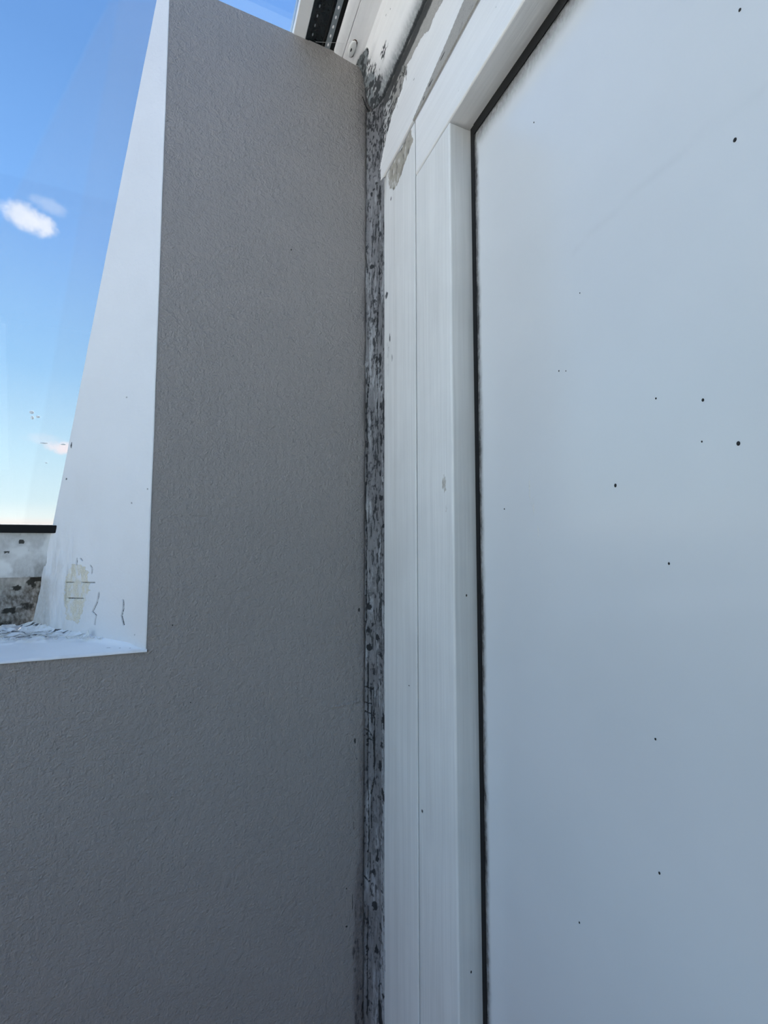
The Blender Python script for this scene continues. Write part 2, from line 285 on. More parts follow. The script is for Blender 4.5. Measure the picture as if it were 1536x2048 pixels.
JAG=[(-0.2489,2.237),(-0.2368,2.24),(-0.2185,2.24),(-0.2083,2.237),(-0.187,2.25),(-0.166,2.253),(-0.1507,2.254),(-0.1367,2.258),(-0.1293,2.248),(-0.1328,2.23),(-0.1181,2.234),(-0.1067,2.233),(-0.0929,2.227),(-0.0787,2.227),(-0.0725,2.219),(-0.064,2.212),(-0.0532,2.205)]
CRACK=[(-0.0045,2.297),(-0.0489,2.295),(-0.0871,2.282),(-0.1368,2.279),(-0.1778,2.279),(-0.2162,2.276)]
BAND_L=[(-0.2977,2.18),(-0.2554,2.168),(-0.2064,2.156),(-0.1566,2.152)]
BAND_R = [(-0.3288,2.14),(-0.2484,2.142),(-0.1565,2.146)]
TAPE=[(-0.1462,2.142),(-0.1528,2.114),(-0.1337,2.109),(-0.1116,2.098),(-0.1001,2.089),(-0.0864,2.088),(-0.0659,2.104),(-0.0575,2.135),(-0.0723,2.146),(-0.1062,2.142),(-0.1285,2.143)]
STILE_BLOBS=[(-0.0508,1.924,0.0069,0.0066,0.7),(-0.0653,1.842,0.0023,0.0075,0.8),(-0.0633,1.874,0.0046,0.0249,0.3),(-0.0803,2.093,0.0023,0.0033,0.7),(-0.07,2.083,0.0023,0.0042,0.7),(-0.0786,2.174,0.0023,0.0012,0.8),(-0.132,1.295,0.0023,0.0008,0.9),(-0.1711,1.141,0.0028,0.0012,1),(-0.0733,1.806,0.0034,0.0083,0.5),(-0.057,1.825,0.0069,0.0166,0.4)]

# ------------------------------------------------------------------ room shell
LX, WX = -1.55, -1.45                                      # room face of the left side; left end of the side window
EDGE = -0.3536                                            # x of the right side of the side window
def yf(z): return .12-.1124*(z-1.379)                     # the side glazing leans inwards as it rises
ZR = 2.389                                                # underside of the roof glazing
struct(box('ground', -400, 400, -400, 400, -3.2, -3.0, M['ground']))
struct(box('bounce_slab', -45, .3, -12, .25, -.45, -.25, M['bounce_slab']))  # unseen pale slab, added to bounce sunlight up into the room
struct(box('floor', LX-.1, .15, -3.5, .2, -.12, 0, M['floor']))
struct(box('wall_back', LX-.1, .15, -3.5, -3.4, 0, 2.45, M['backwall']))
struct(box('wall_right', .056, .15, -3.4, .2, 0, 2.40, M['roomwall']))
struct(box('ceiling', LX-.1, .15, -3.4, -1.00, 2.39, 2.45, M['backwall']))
wl = struct(box('wall_left', LX-.1, LX, -3.4, .2, 0, 1.25, M['lowwall']))

# wall_front: taupe plaster. x runs left-right, front face in the plane y = 0
xs = lerpcol([(EDGE+.003, -.10, .010), (-.10, -.0010, .00125)])
zs = lerpcol([(0, .60, .05), (.60, 2.3902, .0014)])
X, Z = np.meshgrid(xs, zs)
Y = np.zeros_like(X)
# hand-floated corner: the plaster swells towards the filler and towards the top corner
near = ss(-.055, -.016, X)
Y -= .0016*near*(fbm(X*60, Z*14, 5)-.3)
Y += .0022*ss(-.022, -.0155, X); Y = np.where(X > -.0165, Y+.004*ss(2.27, 2.25, Z), Y)
rr_ = ss(2.35, 2.3885, Z)*ss(-.075, -.03, X)
r = blobs(X, Z, WALL_BLOBS, 11, .2)
low = ss(1.30, .80, Z)
brk = fbm(X*90, Z*16, 21); brk2 = fbm(X*240, Z*70, 22, 3)
edge_w = -.027-.014*low-.007*(fbm(X*0, Z*13, 31)-.5)*2
g = ss(0, .010, X-edge_w)*(.30+.60*low)*(.45+.75*brk)
g = np.maximum(g, ss(-.050, -.018, X)*ss(2.15, 2.30, Z)*(.25+.5*brk))
g = np.maximum(g, .50*ss(-.032, -.018, X)*ss(.38,.5,brk)*(.4+brk)); r = np.maximum(r, low*ss(-.004, .006, X-edge_w)*.55*ss(.50,.68,brk2)*(.5+brk))
r = np.maximum(r, np.clip(g, 0, 1)*ss(.60, .78, brk2)*.75)
r = np.maximum(r, ss(-.026, -.017, X)*(.18+.34*ss(.5, .75, brk2)))
topc = ss(2.20, 2.30, Z)*ss(-.034, -.016, X+.006*(brk-.5)); r = np.maximum(r, topc*(.20+.5*ss(.4, .62, brk2))); g = np.maximum(g, topc*.6)
r = np.maximum(r, .9*ss(1.0, .5, (1/(.0016+.0040*ss(2.325,2.295,Z)*brk2*1.5))*seg_dist(X, Z, [(-.026,2.324),(-.021,2.312),(-.0125,2.3025),(-.006,2.292),(-.001,2.295)])))
r = np.maximum(r, ss(.0045, .001, np.hypot((X+.029), (Z-2.372)*.5))*.3)
# hairline crack running out of the window corner, and one across near the filler
hz = seg_dist(X, Z, [(-.352,1.3525),(-.335,1.3535),(-.31,1.3532),(-.285,1.351)]); r = np.maximum(r, .30*(hz < .0011))
hz2 = seg_dist(X, Z, [(-.075,1.2335),(-.055,1.234),(-.045,1.2325),(-.036,1.2355),(-.030,1.236)]); Y -= .0011*(hz2 < .0016)
Y -= .0009*ss(1.2325, 1.229, Z)*ss(-.060, -.045, X)*ss(1.1, 1.2, Z)
P = np.stack([X, Y, Z], -1)
wf = sheet('wall_front', P, M['wall'], None, np.stack([r, np.clip(g, 0, 1), 0*r], -1), extra=[
    ([(LX-.1,0,0),(EDGE+.003,0,0),(EDGE+.003,0,1.3495),(LX-.1,0,1.3495)], [(0,1,2,3)]),
    ([(LX-.1,0,1.3495),(WX,0,1.3495),(WX,0,2.3885),(LX-.1,0,2.3885)], [(0,1,2,3)])])
struct(wf, 'taupe grey roller-textured plaster wall with a mouldy edge')
def pier(zlo, zhi):
    def ring(z): return [(EDGE+.004, .012, z), (.056, .012, z), (.056, yf(z)+.004, z), (EDGE-1.319*yf(z)+.006, yf(z)+.004, z)]
    v = ring(zlo)+[(a, max(b, .012), c) for a, b, c in ring(zhi)]; return v, [(3,2,1,0),(4,5,6,7)]+[(i, (i+1) % 4, 4+(i+1) % 4, 4+i) for i in range(4)]
solid('masonry_core', [pier(1.345, 2.28), boxvf(LX-.1, .056, .008, .20, 0, 1.345), boxvf(LX-.1, WX, .008, .1, 1.345, 2.38), boxvf(-.02, .056, .0075, .05, 1.3, 2.388)], M['roomwall'], wf)

# window reveal: splayed, white; rounded arris on the room side
t_ = np.array([-.9, -.62, -.3, -.1, 0]); arr = []
zs = lerpcol([(1.3505, 1.50, .0009), (1.50, 2.388, .004)])
us = np.concatenate([[0,.25,.5,.75], np.linspace(1, 60, 190)])
Z2, U = np.meshgrid(zs, us, indexing='ij')
YF = yf(Z2)+.004
wob = .0012*(fbm(Z2*9, Z2*0, 77)-.5)
q = np.clip(U/1.0, 0, 1)*math.pi/2*.7
R0 = .0032
tt = np.clip((U-1)/59, 0, 1)
x_a = EDGE+.003-R0*np.sin(q)+wob; y_a = -.0004+R0*(1-np.cos(q))*.9
yy = y_a+(YF-y_a)*tt*(U >= 1)
xx = np.where(U < 1, x_a, EDGE+.003-R0*.89-1.319*(yy-R0*.49)+wob*(1-tt))
P = np.stack([xx, yy, Z2], -1)
lowz = ss(1.50, 1.40, Z2)
rough_zone = ss(.074, .090, yy)*ss(1.56, 1.46, Z2)
lump = fbm(yy*260, Z2*30, 41)
nx = np.array([-.604, -.797])                             # outward normal of the reveal face
d = rough_zone*(lump-.4)*.006 + .0006*(fbm(yy*80, Z2*26, 43)-.5)
r = np.zeros_like(yy); gr = np.zeros_like(yy)
gr = rough_zone*np.clip((lump-.35)*1.5, 0, .7)*.75
gr = np.maximum(gr, .18*ss(.4,.8,fbm(yy*40, Z2*12, 44))*ss(1.75,1.45,Z2)*ss(.03,.09,yy))
gr = np.maximum(gr, rough_zone*ss(.098, .112, yy)*ss(1.46,1.44,Z2)*.75)
cream = inside(yy+.006*(fbm(yy*260,Z2*260,45)-.5)+.004*(lump-.5), Z2+.008*(fbm(yy*190,Z2*190,46)-.5), [(.083,1.470),(.068,1.466),(.063,1.455),(.066,1.447),(.0625,1.437),(.066,1.405),(.070,1.395),(.073,1.383),(.086,1.386),(.090,1.42),(.088,1.45)])
bb = cream*(.36+.40*lump)
# cracks in the paint, opened and dark
cracks = [([(.0545,1.381),(.0535,1.395),(.0575,1.400),(.0529,1.414),(.0515,1.428)], .0007), ([(.0236,1.3831),(.0262,1.3958)], .0010), ([(.0262,1.3958),(.0246,1.406),(.0251,1.4185)], .0008),
          ([(.0852,1.4186),(.069,1.4188)], .0008), ([(.071,1.4424),(.0571,1.4426)], .0007), ([(.088,1.442),(.080,1.4422)], .0005), ([(.0625,1.468),(.0600,1.463),(.0605,1.456)], .0005), ([(.0775,1.478),(.0775,1.468)], .0006), ([(.0735,1.478),(.0715,1.475)], .0006)]
for pts, w in cracks:
    dd = seg_dist(yy, Z2, pts, 1.66); k = ss(w*1.6, w*.5, dd-.0004*(fbm(yy*300,Z2*300,47)-.5)); d = d-.0018*k; r = np.maximum(r, .74*k)
dots = [(.094,1.60,.001,.003,.7),(.090,1.652,.001,.006,.7),(.020,1.56,.001,.001,.6),(.10,1.53,.0015,.004,.35),(.045,1.53,.001,.0015,.5),(.030,1.72,.001,.001,.6),(.004,1.58,.001,.001,.6),(.012,1.37,.001,.002,.5)]
r = np.maximum(r, blobs(yy, Z2, dots, 12, .2))
P[..., 0] += nx[0]*d; P[..., 1] += nx[1]*d
st = np.stack([r, np.clip(gr,0,1), bb], -1)
rv = sheet('window_reveal', P, M['reveal'], wf, st)
rv['label'] = 'white painted splayed reveal with cracked and patched lower corner'

# ------------------------------------------------------------------ window_1, the leaning side window
w1 = struct(empty('window_1', (-.9, .1, 1.4)), 'leaning side window with grimy white frame beside the taupe wall')
def W1(o): o.parent = w1; o.matrix_parent_inverse = Matrix.Translation(-Vector((-.9,.1,1.4))); return o
def lean_bar(name, x0, x1, z0, z1, d0, d1, mat, bev=0):   # a bar following the lean; d = depth behind the reveal end
    pts = [(x0, yf(z0)+d0, z0), (x0, yf(z1)+d0, z1), (x0, yf(z1)+d1, z1), (x0, yf(z0)+d1, z0)]
    return W1(prism(name, pts, (x1-x0, 0, 0), mat, None, bev))
def rx(z, d=0): return EDGE-1.319*(yf(z)+d)
# dirty rail, dense so its stains sit on real relief
def face(name, x0, x1, z0, z1, off, mat, stain_fn, n=.0022):
    xs = np.linspace(x0, x1, int((x1-x0)/n)); zs = np.linspace(z0, z1, int((z1-z0)/n)+2); X, Z = np.meshgrid(xs, zs)
    st, dd = stain_fn(X, Z); Y = yf(Z)+off-dd
    return W1(sheet(name, np.stack([X, Y, Z], -1), mat, None, st))
def rail_st(X, Z):
    n1 = fbm(X*45, Z*45, 51); n2 = fbm(X*160, Z*160, 52, 3)
    r = blobs(X, Z, [(-.531,1.503,.0042,.0035,.95),(-.549,1.488,.0045,.0022,.9),(-.559,1.478,.006,.003,.4),(-.522,1.490,.002,.002,.5),(-.62,1.49,.006,.005,.9),(-.70,1.47,.008,.005,.8)], 5, .3)
    r = np.maximum(r, .5*ss(1.458, 1.4505, Z)*ss(.4,.7,n2)); g = np.clip((n1-.45)*2.2, 0, .35)+.25*ss(1.47,1.45,Z)*n2
    g = np.maximum(g, .7*ss(-.522, -.512, X)*ss(1.49, 1.46, Z))
    return np.stack([r, g, .45*ss(.55,.75,fbm(X*60,Z*60,53))], -1), .0012*n1
def low_st(X, Z):
    n1 = fbm(X*30, Z*30, 61); n2 = fbm(X*120, Z*120, 62, 3)
    r = blobs(X, Z, [(-.541,1.432,.0055,.004,1),(-.524,1.441,.006,.005,.8),(-.519,1.436,.003,.008,.7),(-.528,1.404,.012,.006,.65),(-.551,1.398,.010,.005,.8),(-.515,1.445,.012,.004,.9),(-.560,1.375,.02,.006,.6),(-.513,1.41,.004,.03,.6)], 6, .5)
    r = np.maximum(r, .62*ss(.5,.72,n1)*ss(1.44,1.40,Z)); r = np.maximum(r, .8*ss(-.535,-.515,X)*ss(1.443,1.449,Z)*(n2 > .4))
    g = np.clip(.50+.60*ss(1.45,1.40,Z)+.5*(n1-.5)+.4*ss(-.535,-.515,X), 0, 1)
    return np.stack([r, g, 0*r], -1), .002*n1
face('bottom_rail', WX, rx(1.48)+.012, 1.4495, 1.5165, .004, M['rail'], rail_st)['label'] = 'white bottom rail speckled with mould'
lean_bar('bottom_rail_core', WX, rx(1.48)+.012, 1.4495, 1.5160, .0055, .045, M['rail'])
face('lower_board', WX, rx(1.41)+.030, 1.366, 1.4495, .020, M['rail'], low_st)['label'] = 'brown-stained mouldy board under the rail'
lean_bar('lower_board_core', WX, rx(1.41)+.03, 1.345, 1.452, .0215, .06, M['rail'])
lean_bar('glazing_seal', WX, rx(1.52)+.02, 1.5165, 1.5285, -.001, .030, M['rubber'], .0012)
lean_bar('outer_sill_cap', WX, rx(1.52)+.02, 1.500, 1.531, .034, .060, M['white'], .002)
gp = []
for z in (1.52, 2.400):
    for dy in (.014, .018): gp.append((z, dy))
V = []
for z, dy in gp: V += [(WX, yf(z)+dy, z), (rx(z, dy)+.06, yf(z)+dy, z)]
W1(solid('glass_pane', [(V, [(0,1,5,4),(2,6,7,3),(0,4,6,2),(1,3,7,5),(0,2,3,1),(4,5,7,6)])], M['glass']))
# sill: white, slightly fallen towards the room, edge rounded and chipped
xs = lerpcol([(WX, -.62, .05), (-.62, EDGE+.004, .0016)])
vs = np.concatenate([[-.0030,-.0026,-.0015], np.linspace(0, .132, 66)])
Xs, Vv = np.meshgrid(xs, vs)
Ys = np.clip(Vv, -.0024, None); Zs = 1.3508+.165*np.clip(Vv, 0, 1)+np.where(Vv < 0, -.0035*(Vv/-.003)**2, 0)
xr = EDGE+.004-1.319*np.clip(Ys, 0, 1)+.004; Xs = np.where(Xs > xr, xr, Xs)
cove = ss(.030, 0, xr-Xs)*ss(.0,.02,Ys); Zs += .006*cove**2+.0006*(fbm(Xs*60, Ys*60, 71)-.5)
flk = ss(.050, .075, Ys+.016*(fbm(Xs*50, Ys*0, 72)-.5))
Zs += flk*(.0015+.0035*ss(.5,.62,fbm(Xs*55, Ys*150, 73)))
gs = flk*np.clip(fbm(Xs*90, Ys*200, 74)-.30, 0, 1)*.9
rs = flk*.75*ss(.55,.62,fbm(Xs*60, Ys*240, 75, 3))*ss(.045,.09,Ys)
rs = np.maximum(rs, blobs(Xs, Ys, [(-.402,.042,.002,.0025,.8),(-.385,.012,.0016,.0012,.7),(-.400,.016,.003,.0016,.6),(-.372,.008,.0012,.0012,.8),(-.42,.02,.002,.0008,.3)], 8, .3))
gs = np.maximum(gs, .35*ss(.004, -.002, Vv)*fbm(Xs*60, Ys*20, 76))
sill = W1(sheet('window_sill', np.stack([Xs, Ys, Zs], -1), M['sill'], None, np.stack([rs, gs, .4*flk*(fbm(Xs*40,Ys*40,77) > .55)], -1)))
sill['label'] = 'white sill with paint flaking along its back'

# loose curled paint flakes at the back of the sill
def flake_mesh(L, Wd, curl, seed):
    rn = random.Random(seed); n = 7; v = []; f = []
    for i in range(n):
        a = i/(n-1)-.5; w = Wd*(1-1.5*a*a)*(1+.25*rn.uniform(-1,1))
        for s_, h in ((-1, 0), (0, .12*Wd), (1, 0)):
            v.append((a*L, s_*w/2+rn.uniform(-.1,.1)*Wd, curl*a*a*L*2+h+rn.uniform(0,.05)*Wd))
    for i in range(n-1):
        for j in range(2): f.append((i*3+j, i*3+j+1, i*3+j+4, i*3+j+3))
    me = bpy.data.meshes.new('paint_flake'); me.from_pydata(v, [], f); me.update()
    me.materials.append(M['flake']); return me
fm = [flake_mesh(.014, .004, .35, 1), flake_mesh(.009, .004, .6, 2), flake_mesh(.020, .0035, .18, 3), flake_mesh(.0065, .003, .8, 4)]
spots = [(-.448,.062,2,.1),(-.462,.066,0,-.2),(-.478,.071,2,.05),(-.495,.072,2,.1),(-.512,.080,0,.3),(-.528,.077,2,-.1),(-.548,.083,2,.12),(-.470,.055,3,.4),(-.455,.052,1,-.3),(-.440,.050,1,.9),(-.433,.054,3,1.2),(-.505,.060,0,.0),(-.532,.066,1,.2),(-.556,.070,0,-.15),(-.485,.060,1,.1),(-.520,.062,3,.5),(-.575,.078,2,.1),(-.600,.070,0,.2),(-.415,.042,3,.8),(-.425,.046,3,-.4),(-.482,.080,0,.2),(-.500,.086,2,0),(-.54,.090,0,.1)]
for k, (x, y, i, a) in enumerate(spots):
    o = bpy.data.objects.new('paint_flake', fm[i]); C.objects.link(o); o.location = (x, y, 1.3508+.165*y+.0040); o.rotation_euler = (rnd.uniform(-.5,.5)-.2, rnd.uniform(-.2,.2), a)
    m = o.modifiers.new('thickness', 'SOLIDIFY'); m.thickness = .0005
    tag(o, 'small curled off-white paint flake lying along the back of the window sill', 'paint flake', 'paint flakes on the window sill')
o = bpy.data.objects.new('paint_flake', fm[1]); C.objects.link(o); o.location = (-.432,.052,1.3660); o.rotation_euler = (.3,-.9,.6); o.scale = (1.5,1.5,1.5)
o.modifiers.new('thickness', 'SOLIDIFY').thickness = .0005
tag(o, 'largest upright white paint flake, standing at the right end of the sill flakes', 'paint flake', 'paint flakes on the window sill')

# water drops on the side glass, inner face
def ell(name, c, r3, mat, parent=None, seg=10):
    v = []; f = []; m = 6
    for i in range(1, m):
        th = math.pi*i/m
        for j in range(seg): ph = 2*math.pi*j/seg; v.append((math.sin(th)*math.cos(ph), math.sin(th)*math.sin(ph), math.cos(th)))
    v += [(0,0,1), (0,0,-1)]
    for i in range(m-2):
        for j in range(seg): f.append((i*seg+j, (i+1)*seg+j, (i+1)*seg+(j+1) % seg, i*seg+(j+1) % seg))
    for j in range(seg): f.append((j, (j+1) % seg, len(v)-2)); f.append(((m-2)*seg+(j+1) % seg, (m-2)*seg+j, len(v)-1))
    me = bpy.data.meshes.new(name); me.from_pydata([(a*r3[0], b*r3[1], c_*r3[2]) for a,b,c_ in v], [], f); me.polygons.foreach_set('use_smooth', [True]*len(f)); me.update()
    o = link(name, me, mat, parent); o.location = c; return o
for k, (x, z, a, b, lab) in enumerate([(-.5245,1.700,.0030,.0026,'upper round water drop of the cluster on the side glass'),(-.5235,1.692,.0022,.0028,'small water drop at the lower edge of the drop cluster'),(-.5165,1.694,.0026,.0020,'right water drop of the cluster on the side glass'),
        (-.5085,1.655,.0052,.0014,'flat wide water drop below the cluster on the side glass'),(-.4835,1.655,.0036,.0012,'slanted water drop on the glass above the pink cloud'),(-.505,1.625,.0018,.0008,'tiny lowest water drop on the side glass')]):
    o = ell('water_drop', (x, yf(z)+.0138, z), (a, .0006, b), M['drop']); tag(o, lab, 'water drop', 'water drops on the side window')

# ------------------------------------------------------------------ boards of the right-hand side (faces in the plane x = 0)
def board(name, y0, y1, z0, z1, mat, stain_fn, dy=.0022, dz=.0022, rad=.0016, depth=.05, along='z', yf_=None, xoff=0.0, zfine=None, yfine=None):
    """front face looking along -x, arrises rounded, closed behind"""
    ys = yfine if yfine is not None else np.linspace(y0, y1, max(3, int(abs(y1-y0)/dy)))
    zz = zfine if zfine is not None else np.linspace(z0, z1, max(3, int(abs(z1-z0)/dz)))
    lo, hi = min(y0,y1), max(y0,y1); ys = np.sort(ys)[::-1]
    a = np.array([0,.3,.7,1.0])*rad
    ys = np.concatenate([hi-a, ys[(ys < hi-rad*1.3) & (ys > lo+rad*1.3)], (lo+a)[::-1]]); zz = np.concatenate([z0+a, zz[(zz > z0+rad*1.3) & (zz < z1-rad*1.3)], (z1-a)[::-1]])
    Yg, Zg = np.meshgrid(ys, zz)
    e = np.minimum(np.minimum(hi-Yg, Yg-lo), np.minimum(Zg-z0, z1-Zg)); e = np.clip(e, 0, rad)
    Xg = rad-np.sqrt(np.clip(rad**2-(rad-e)**2, 0, None))+xoff
    st, dd = stain_fn(Yg, Zg); Xg = Xg-dd*ss(0, rad, e)
    b0 = rad+xoff
    ev = [(b0,hi,z0),(b0,lo,z0),(b0,lo,z1),(b0,hi,z1),(depth,hi,z0),(depth,lo,z0),(depth,lo,z1),(depth,hi,z1)]
    ef = [(0,4,5,1),(2,6,7,3),(0,3,7,4),(1,5,6,2),(4,7,6,5)]
    return sheet(name, np.stack([Xg, Yg, Zg], -1), mat, None, st, flip=False, extra=[(ev, ef)])

zfine = lerpcol([(0, .6, .02), (.6, 2.30, .0018)])
def stile_st(Y, Z):
    n1 = fbm(Y*45, Z*22, 101); n2 = fbm(Y*160, Z*80, 102, 3)
    r = blobs(Y, Z, STILE_BLOBS, 14, .3)
    edge = ss(-.052, -.042, Y); r = np.maximum(r, edge*.5*ss(.5,.7,n2)*(.4+.6*ss(.4,.7,fbm(Y*0, Z*14, 103))))
    # wide soft bloom between z 1.70 and 1.88 and the mouldy patch under the corner
    bl = ss(1.66,1.72,Z)*ss(1.90,1.80,Z)*ss(-.085,-.055,Y)
    r = np.maximum(r, bl*.36*ss(.45,.7,n2)); g = bl*.18*n1
    top = ss(-.085,-.050,Y+.4*(Z-2.143)*0)*ss(2.075,2.125,Z-0*.1)
    r = np.maximum(r, ss(.0, .03, (Y+.066)+(Z-2.143)*.25)*ss(2.07,2.12,Z)*(.25+.55*ss(.35,.65,n2))); g = np.maximum(g, ss(0,.03,(Y+.066)+(Z-2.143)*.25)*ss(2.07,2.12,Z)*.8)
    tp = inside(Y+.012*(n2-.5), Z+.008*(n2-.5)+.004*(n1-.5), TAPE)*(.55+.45*ss(.3,.6,n2)); b = tp*.9; r = np.maximum(r, tp*.55*ss(.5,.75,n2))
    g = np.maximum(g, tp*.25)
    g = np.maximum(g, .22*ss(.5,.8,fbm(Y*60, Z*3, 104))*ss(-.13,-.06,Y))
    return np.stack([r, g, b], -1), .0008*(n1-.5)*ss(-.10,-.05,Y)
def plain_st(seed, sp=()):
    def fn(Y, Z):
        n1 = fbm(Y*50, Z*6, seed); r = blobs(Y, Z, list(sp), seed, .2)
        return np.stack([r, .10*ss(.55,.8,n1), 0*r], -1), .0003*(n1-.5)
    return fn
o = board('trim_1', -.0405, -.1566, 0, 2.1425, M['board'], stile_st, zfine=zfine, dy=.0016); struct(o, 'white brushed outer board beside the mouldy filler, tape stain near its top')
# top fascia: thick paint has let go above a ragged line
def jag(y):
    jx = np.array([p[0] for p in JAG][::-1]); jz = np.array([p[1] for p in JAG][::-1])
    o_ = np.argsort(jx); base = np.interp(y, jx[o_], jz[o_]); far = 2.238+.010*(fbm(y*30, y*0, 111)-.5)
    return np.where(y < -.2489, far, np.where(y > -.0532, 2.205-(y+.0532)*1.2, base))+.004*(fbm(y*260, y*0, 112, 3)-.5)
def fascia_st(Y, Z):
    J = jag(Y); n1 = fbm(Y*50, Z*90, 113); n2 = fbm(Y*140, Z*260, 114, 3)
    layer = ss(.0006, -.0006, Z-J)                                                 # 1 where the paint film is still on
    bare = 1-layer
    near = ss(-.16, -.02, Y)
    n3 = fbm(Y*330, Z*520, 116, 2); n4 = fbm(Y*40, Z*60, 117)
    r = bare*(.0+.30*near*(.4+1.2*n4)+(.30+.45*near)*ss(.46,.62,n2)+.30*ss(.5,.65,n3)*(.3+near))
    r = np.maximum(r, bare*ss(.015,.003,np.abs(Z-2.286)-.004*n1)*(.66+.3*n1)*ss(-.9,-.0,Y+.25))
    r = np.maximum(r, .85*ss(.0016, .0005, np.abs(Z-J-.0006))*(n1 > .25))        # dark broken line along the paint edge
    band = ((Z < np.interp(Y, [-3.5,-.2977,-.2554,-.2064,-.1566,0], [2.182,2.180,2.170,2.160,2.1495,2.143])) & (Y < -.154)).astype(float)
    b = np.maximum(bare*.95*ss(-.04,-.10,Y), band*.8); g = np.maximum(bare*(.42*near+.12), .22*band)
    r = np.maximum(r, band*.42*ss(.58,.78,n2)); r = np.maximum(r, blobs(Y, Z, [(-.10,2.222,.002,.004,.5),(-.16,2.21,.002,.002,.6),(-.245,2.16,.006,.002,.9),(-.21,2.154,.008,.0015,.8),(-.19,2.150,.004,.0015,.8)], 15, .4))
    dd = layer*.0016+.0016*layer*ss(.006, .0, np.abs(Z-J))*(n1)-.0012*bare*n2-.0006*band
    return np.stack([r, g, b], -1), dd
yfine = -np.concatenate([np.arange(.0, .46, .0014), np.arange(.47, 1.3, .02), np.arange(1.35, 3.4, .1)])
o = board('trim_2', -.0002, -3.38, 2.1462, 2.300, M['fascia'], fascia_st, zfine=np.arange(2.1462, 2.300, .0013), yfine=yfine, rad=.0012); struct(o, 'white top fascia board with peeling paint along its upper edge')
# curl of paint hanging off the torn edge
cv, cf = [], []
nt, nw = 15, 5
for i in range(nt):
    a = i/(nt-1)*4.6; rad_ = .0052*(1-.09*a)
    for j in range(nw):
        w = (j/(nw-1)-.5)*.017*(1-.25*abs(i/(nt-1)-.5)); cv.append((-.0030-rad_*(1-math.cos(a))*.8, -.130-w*.55-rad_*math.sin(a)*.7, 2.2505+w*.35-rad_*math.sin(a)*.55+.002*math.sin(j*2.1)))
for i in range(nt-1):
    for j in range(nw-1): cf.append((i*nw+j, i*nw+j+1, (i+1)*nw+j+1, (i+1)*nw+j))
o2 = solid('paint_curl', [(cv, cf)], M['curl'], o); o2.modifiers.new('t', 'SOLIDIFY').thickness = .0007; o2['label'] = 'curled strip of peeled paint'

# frame of the panel: upright post and head rail, butt-jointed
pf = struct(empty('trim_3', (0, -.2, 0)), 'white painted wooden frame around the glossy panel')
def PF(o): o.parent = pf; o.matrix_parent_inverse = Matrix.Translation((0,.2,0)); return o
post_sp = [(-.1711,1.141,.0022,.0014,1),(-.219,1.585,.006,.011,.0)]
def post_st(Y, Z):
    st, dd = plain_st(121, post_sp)(Y, Z)
    st[..., 2] = np.maximum(st[..., 2], .50*blobs(Y, Z, [(-.2365,1.577,.006,.013,1),(-.241,1.545,.005,.008,.8)], 16, .4)); return st, dd
PF(board('post', -.1606, -.2570, 0, 2.0530, M['board'], post_st, zfine=lerpcol([(0,.6,.05),(.6,2.0530,.004)]), rad=.0022, depth=.060))
PF(board('post', -1.26, -1.36, 0, 2.0535, M['board'], plain_st(122), dz=.05, dy=.01, rad=.0022, depth=.060))
PF(board('head_rail', -.1606, -3.38, 2.0560, 2.1430, M['board'] if False else M['fascia'], (lambda Y, Z: (np.stack([.30*ss(2.0575,2.055,Z)*ss(-.30,-.26,Y)+blobs(Y, Z, [(-.36,2.10,.0015,.001,.9),(-.28,2.075,.001,.001,.7)], 17, .3), .16*ss(2.135,2.1435,Z)*fbm(Y*30,Z*90,123), 0*Y], -1), .0003*(fbm(Y*5, Z*60, 124)-.5))), yfine=-np.concatenate([np.arange(.1606,.46,.003), np.arange(.5,3.38,.06)]), dz=.002, rad=.0022, depth=.060))
box('stop_board', .0, .056, -3.38, -1.36, 0, 2.0535, M['roomwall'], pf).matrix_parent_inverse = Matrix.Translation((0,.2,0))
# the glossy panel with its black seal
ip = empty('infill_panel', (.034, -.76, 0)); tag(ip, 'large flat glossy white panel held in the white frame by a black seal', 'panel')
def IP(o): o.parent = ip; o.matrix_parent_inverse = Matrix.Translation((-.034,.76,0)); return o
ys = -np.concatenate([np.arange(.264, .30, .0016), np.arange(.302, .62, .006), np.arange(.64, 1.27, .03)]); zz = np.concatenate([np.arange(.02, .6, .05), np.arange(.6, 1.98, .006), np.arange(1.98, 2.043, .0016)])
Yg, Zg = np.meshgrid(ys, zz); ed = np.minimum(-.2645-Yg, 2.0435-Zg); n1 = fbm(Yg*160, Zg*50, 131)
g = np.clip(ss(.010, -.001, ed-.004*n1)*1.0, 0, 1); g = np.maximum(g, .8*ss(.030, .0, 2.0435-Zg-.006*n1))
r = .55*ss(.0042, .0005, -.2650-Yg-.003*n1)*(.4+n1)+.5*ss(.010, .001, 2.0435-Zg-.004*n1); r = np.clip(r, 0, 1)
sm = seg_dist(Yg, Zg, [(-.3535,1.5769),(-.3590,1.545),(-.3650,1.525),(-.3701,1.5015)]); b = .46*ss(.0075,.001,sm-.004*(fbm(Yg*80,Zg*60,132)-.5))
sc = seg_dist(Yg, Zg, [(-.426,1.783),(-.4791,1.7908),(-.5452,1.7973),(-.5878,1.7962)]); g = np.maximum(g, .05*ss(.004,.001,sc))
IP(sheet('panel_sheet', np.stack([.0342+0*Yg, Yg, Zg], -1), M['panel'], None, np.stack([r, g, b], -1), extra=[boxvf(.0350, .052, -1.27, -.2641, .02, 2.0425)]))
IP(box('panel_seal', .0334, .052, -.2648, -.2571, .02, 2.0555, M['rubber'], None, .0))
IP(box('panel_seal', .0330, .052, -1.2598, -.2648, 2.0415, 2.0559, M['rubber'], None, .0))
